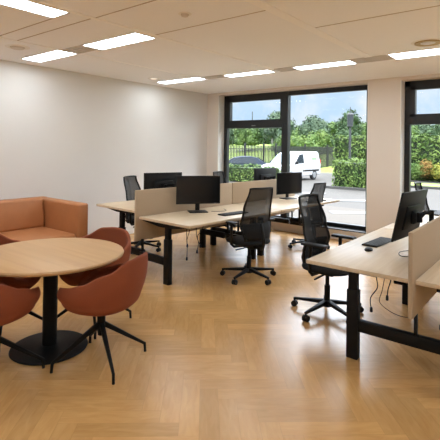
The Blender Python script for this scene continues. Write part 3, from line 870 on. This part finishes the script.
# fence of iron bars
a = Vector((*bearing(216, 33.5), GZ)); b = Vector((*bearing(340, 41), GZ)); L = (b - a).length; ang = math.atan2((b - a).y, (b - a).x)
t = thing('iron_fence', 'dark iron bar fence behind the dark car and the white van', 'fence', a, ang)
r = MB()
for z in (.25, 1.95): r.box((L / 2, 0, z), (L, .04, .05))
r.build('rail', M['iron'], t, smooth=False)
q = MB(); n = int(L / .15)
for k in range(n): q.box((k * .15, 0, 1.12), (.065, .065, 2.2))
bars = q.build('railings', M['iron'], t, smooth=False); bars['kind'] = 'stuff'
for px in (241, 258, 270, 300, 325):
    u = (px - 216) / 124.0
    MB().box((L * u, 0, 1.22), (.12, .12, 2.44)).build('post', M['iron'], t, smooth=False)
u = (270 - 216) / 124.0
MB().bar((L * u, -.03, 1.9), (L * u + 1.2, -.03, .5), .08, .05).build('gate_brace', M['iron'], t)

# white van and dark car
def wheel(name, x, y, r, par, w=.2):
    s = 1 if y > 0 else -1
    o = MB().rings([(Vector((x, y - s * w, r)), r * .9), (Vector((x, y - s * w * .9, r)), r), (Vector((x, y - s * .02, r)), r), (Vector((x, y, r)), r * .92)], 28).build(name, M['tyre'], par)
    MB().rings([(Vector((x, y - s * .01, r)), r * .62), (Vector((x, y + s * .006, r)), r * .58)], 20).build('rim', M['hub'], o)
def body(poly_lo, poly_hi, w_lo, w_hi, z_split, par, mat, name='body'):
    """side outlines (x,z); lower body full width, cabin tapering in"""
    m = MB()
    m.prism(poly_lo, 'y', -w_lo, w_lo)
    b = bmesh.new(); k = len(poly_hi)
    zs = [z for x, z in poly_hi]; zt = max(zs)
    def wy(z): return w_lo - .02 + (w_hi - w_lo + .02) * max(0, (z - z_split)) / (zt - z_split)
    A = [b.verts.new((x, -wy(z), z)) for x, z in poly_hi]; B = [b.verts.new((x, wy(z), z)) for x, z in poly_hi]
    b.faces.new(A); b.faces.new(B[::-1])
    for i in range(k): b.faces.new((A[i], B[i], B[(i + 1) % k], A[(i + 1) % k]))
    bmesh.ops.recalc_face_normals(b, faces=list(b.faces)); m._merge(b)
    return m.build(name, mat, par, ang=30, mods=[lambda o: setattr(o.modifiers.new('bev', 'BEVEL'), 'width', .05), lambda o: setattr(o.modifiers['bev'], 'segments', 3)])
# van: front is +x
van = thing('van', 'small white delivery van parked beyond the big window', 'van', (-13.65, 24.5, GZ), R_(266.5))
lo = [(-2.2, .32), (2.05, .26), (2.2, .45), (2.17, .78), (1.9, .98), (1.15, 1.06), (-2.2, 1.06)]
hi = [(-2.2, 1.04), (1.18, 1.04), (.40, 1.64), (.12, 1.77), (-.4, 1.83), (-2.0, 1.83), (-2.14, 1.76)]
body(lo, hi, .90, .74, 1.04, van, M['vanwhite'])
def cab(x, z, s, out=.012):
    w = .88 + (.74 - .88) * (z - 1.04) / (1.83 - 1.04) + out
    return (x, s * w, z)
for s in (-1, 1):
    m = MB(); m.bm.faces.new([m.bm.verts.new(cab(x, z, s)) for x, z in ((.92, 1.10), (-.10, 1.10), (-.10, 1.66), (.33, 1.62))]); m.build('side_window', M['carglass'], van, smooth=False, mods=[solid(.01)])
    MB().box((-.95, s * .90, .62), (2.0, .02, .10), .008).build('side_moulding', M['blackplastic'], van)
    MB().box((.88, s * .97, 1.14), (.12, .18, .17), .03).build('wing_mirror', M['blackplastic'], van)
    MB().box((2.10, s * .66, .84), (.16, .36, .22), .04).build('headlamp', M['headlamp'], van)
    MB().box((-2.2, s * .82, 1.05), (.04, .12, .5), .02).build('tail_lamp', M['redlamp'], van)
    for x in (1.38, -1.38): wheel('wheel', x, s * .90, .32, van)
    m = MB(); m.box((-.12, s * .905, .82), (.012, .006, .9)); m.box((-1.0, s * .905, .82), (.012, .006, .9)); m.build('door_seam', M['ventgrey'], van, smooth=False)
    MB().box((-.04, s * .905, 1.0), (.14, .03, .035), .008).build('door_handle', M['blackplastic'], van)
    lg = MB()
    for i in range(6): lg.box((-1.15 - .11 * i, s * (cab(0, 1.36, 1)[1]), 1.36), (.08, .012, .10 if i % 2 else .14))
    for i in range(8): lg.box((-1.1 - .10 * i, s * (cab(0, 1.22, 1)[1]), 1.22), (.06, .012, .05))
    lg.build('lettering', M['decal'], van, smooth=False)
m = MB(); m.bm.faces.new([m.bm.verts.new(q) for q in ((1.13, -.80, 1.08), (1.13, .80, 1.08), (.44, .72, 1.61), (.44, -.72, 1.61))])
for v in m.bm.verts: v.co += Vector((.035, 0, .035))
m.build('windscreen', M['screenglass'], van, smooth=False, mods=[solid(.01)])
MB().box((2.17, 0, .66), (.06, 1.0, .16), .03).build('grille', M['blackplastic'], van)
MB().box((2.14, 0, .38), (.14, 1.7, .2), .05).build('bumper', M['blackplastic'], van)
MB().box((2.225, 0, .45), (.02, .5, .11)).build('number_plate', M['white'], van, smooth=False)

car = thing('car', 'dark blue saloon car parked behind the low hedge', 'car', (-17.6, 24.4, GZ), R_(38.6 + 180))
lo = [(-2.2, .30), (2.2, .26), (2.27, .5), (2.2, .72), (1.1, .90), (-1.9, .95), (-2.25, .86), (-2.28, .5)]
hi = [(-1.75, .92), (1.15, .89), (.35, 1.36), (-.1, 1.44), (-.7, 1.44), (-1.15, 1.34)]
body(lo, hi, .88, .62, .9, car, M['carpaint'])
for s in (-1, 1):
    def cw(x, z): return (x, s * (.87 + (.62 - .87) * (z - .9) / .54 + .015), z)
    for q in (((.92, .95), (.0, .95), (.0, 1.36), (.32, 1.31)), ((-.06, .95), (-1.0, .95), (-.95, 1.30), (-.62, 1.37), (-.06, 1.37))):
        m = MB(); m.bm.faces.new([m.bm.verts.new(cw(*e)) for e in q]); m.build('side_window', M['carglass'], car, smooth=False, mods=[solid(.01)])
    for x in (1.35, -1.35): wheel('wheel', x, s * .88, .32, car)
    MB().box((.95, s * .95, .97), (.1, .16, .12), .03).build('wing_mirror', M['carpaint'], car)
    MB().box((2.15, s * .62, .64), (.18, .36, .14), .03).build('headlamp', M['headlamp'], car)
    MB().box((-2.22, s * .66, .74), (.08, .34, .14), .02).build('tail_lamp', M['redlamp'], car)
m = MB(); m.bm.faces.new([m.bm.verts.new(q) for q in ((1.12, -.74, .94), (1.12, .74, .94), (.42, .60, 1.34), (.42, -.60, 1.34))])
for v in m.bm.verts: v.co += Vector((.02, 0, .03))
m.build('windscreen', M['carglass'], car, smooth=False, mods=[solid(.01)])
m = MB(); m.bm.faces.new([m.bm.verts.new(q) for q in ((-1.72, -.74, .96), (-1.72, .74, .96), (-1.2, .60, 1.32), (-1.2, -.60, 1.32))])
for v in m.bm.verts: v.co += Vector((-.02, 0, .03))
m.build('rear_window', M['carglass'], car, smooth=False, mods=[solid(.01)])

# lamp post, aerial mast, far building
x, y = bearing(350, 25.2)
t = thing('lamp_post', 'grey lamp post with box lantern behind the clipped hedge', 'lamp post', (x, y, GZ), R_(38))
MB().rings([((0, 0, 0), .085), ((0, 0, .8), .075), ((0, 0, 3.40), .06)], 14).build('pole', M['lamppost'], t)
ln = MB(); ln.cyl((0, 0, 3.35), (0, 0, 3.45), .16, n=16); ln.cyl((0, 0, 4.05), (0, 0, 4.16), .22, .10, n=16); ln.cyl((0, 0, 4.16), (0, 0, 4.50), .025, n=8)
ln.build('lantern_cap', M['lamppost'], t)
MB().cyl((0, 0, 3.45), (0, 0, 4.05), .16, .19, n=16).build('lantern', plain('smoked lantern', dark(.10, 96, 110, 122), .6), t)
x, y = bearing(252, 95)
tag(MB().rings([((0, 0, 0), .16), ((0, 0, 9.2), .08)], 8).build('radio_mast', M['lamppost']), 'thin distant mast above the trees in the upper left pane', 'mast').location = (x, y, .5)
x, y = bearing(277, 68)
t = thing('far_building', 'small pale building half hidden among distant trees', 'building', (x, y, 2.2), R_(30))
t.scale = (.5, .5, .5)
MB().box((0, 0, 1.3), (3.6, 3, 2.6)).build('wall', M['facade'], t, smooth=False)
MB().prism([(-2.0, 2.6), (2.0, 2.6), (0, 3.2)], 'y', -1.7, 1.7).build('roof', M['roofgrey'], t, smooth=False)
for dx in (-1.0, 0, 1.0): MB().box((dx, -1.51, 1.5), (.5, .05, .8)).build('window', M['carglass'], t, smooth=False)

# ------------------------------------------------------------------ sky and sun
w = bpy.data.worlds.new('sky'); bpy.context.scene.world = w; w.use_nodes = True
nt = w.node_tree; n, l = nt.nodes, nt.links; n.clear()
out = n.new('ShaderNodeOutputWorld'); bg = n.new('ShaderNodeBackground')
tc = n.new('ShaderNodeTexCoord')
mp = n.new('ShaderNodeMapping'); mp.inputs['Scale'].default_value = (5.0, 5.0, 5.0); mp.inputs['Location'].default_value = (.4, 1.3, .2)
l.new(tc.outputs['Generated'], mp.inputs['Vector'])
nz = n.new('ShaderNodeTexNoise'); nz.inputs['Scale'].default_value = 1.5; nz.inputs['Detail'].default_value = 7; nz.inputs['Roughness'].default_value = .55
l.new(mp.outputs['Vector'], nz.inputs['Vector'])
cr = n.new('ShaderNodeValToRGB'); cr.color_ramp.elements[0].position = .40; cr.color_ramp.elements[1].position = .64
l.new(nz.outputs['Fac'], cr.inputs['Fac'])
sep = n.new('ShaderNodeSeparateXYZ'); l.new(tc.outputs['Generated'], sep.inputs[0])
zr = n.new('ShaderNodeMapRange'); zr.inputs['From Min'].default_value = 0.0; zr.inputs['From Max'].default_value = .45
l.new(sep.outputs['Z'], zr.inputs['Value'])
blue = n.new('ShaderNodeMix'); blue.data_type = 'RGBA'
blue.inputs['A'].default_value = (.50, .73, .96, 1); blue.inputs['B'].default_value = (.78, .88, 1.0, 1)
l.new(zr.outputs['Result'], blue.inputs['Factor'])
cl = n.new('ShaderNodeMix'); cl.data_type = 'RGBA'; cl.inputs['B'].default_value = (.95, .97, 1.0, 1)
l.new(cr.outputs['Color'], cl.inputs['Factor']); l.new(blue.outputs['Result'], cl.inputs['A'])
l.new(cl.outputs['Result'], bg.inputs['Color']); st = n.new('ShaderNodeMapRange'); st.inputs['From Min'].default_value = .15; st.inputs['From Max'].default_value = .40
st.inputs['To Min'].default_value = 1.05; st.inputs['To Max'].default_value = 11.0   # sky overhead boosted beyond the window view to bring more daylight indoors
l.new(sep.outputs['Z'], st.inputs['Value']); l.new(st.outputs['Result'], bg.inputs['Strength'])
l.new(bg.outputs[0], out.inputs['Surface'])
sun = bpy.data.lights.new('sun', 'SUN'); sun.energy = 1.5; sun.angle = R_(3); sun.color = (1, .95, .86)
so = bpy.data.objects.new('sun', sun); COL.objects.link(so); so.rotation_euler = (R_(48), 0, R_(28))

vs = bpy.context.scene.view_settings
vs.view_transform = 'Standard'; vs.look = 'None'; vs.exposure = 0.0; vs.gamma = 1.0; vs.use_curve_mapping = False
cy = bpy.context.scene.cycles
cy.max_bounces = 10; cy.diffuse_bounces = 5; cy.glossy_bounces = 4; cy.transparent_max_bounces = 16
cy.caustics_reflective = False; cy.caustics_refractive = False
cy.use_denoising = True
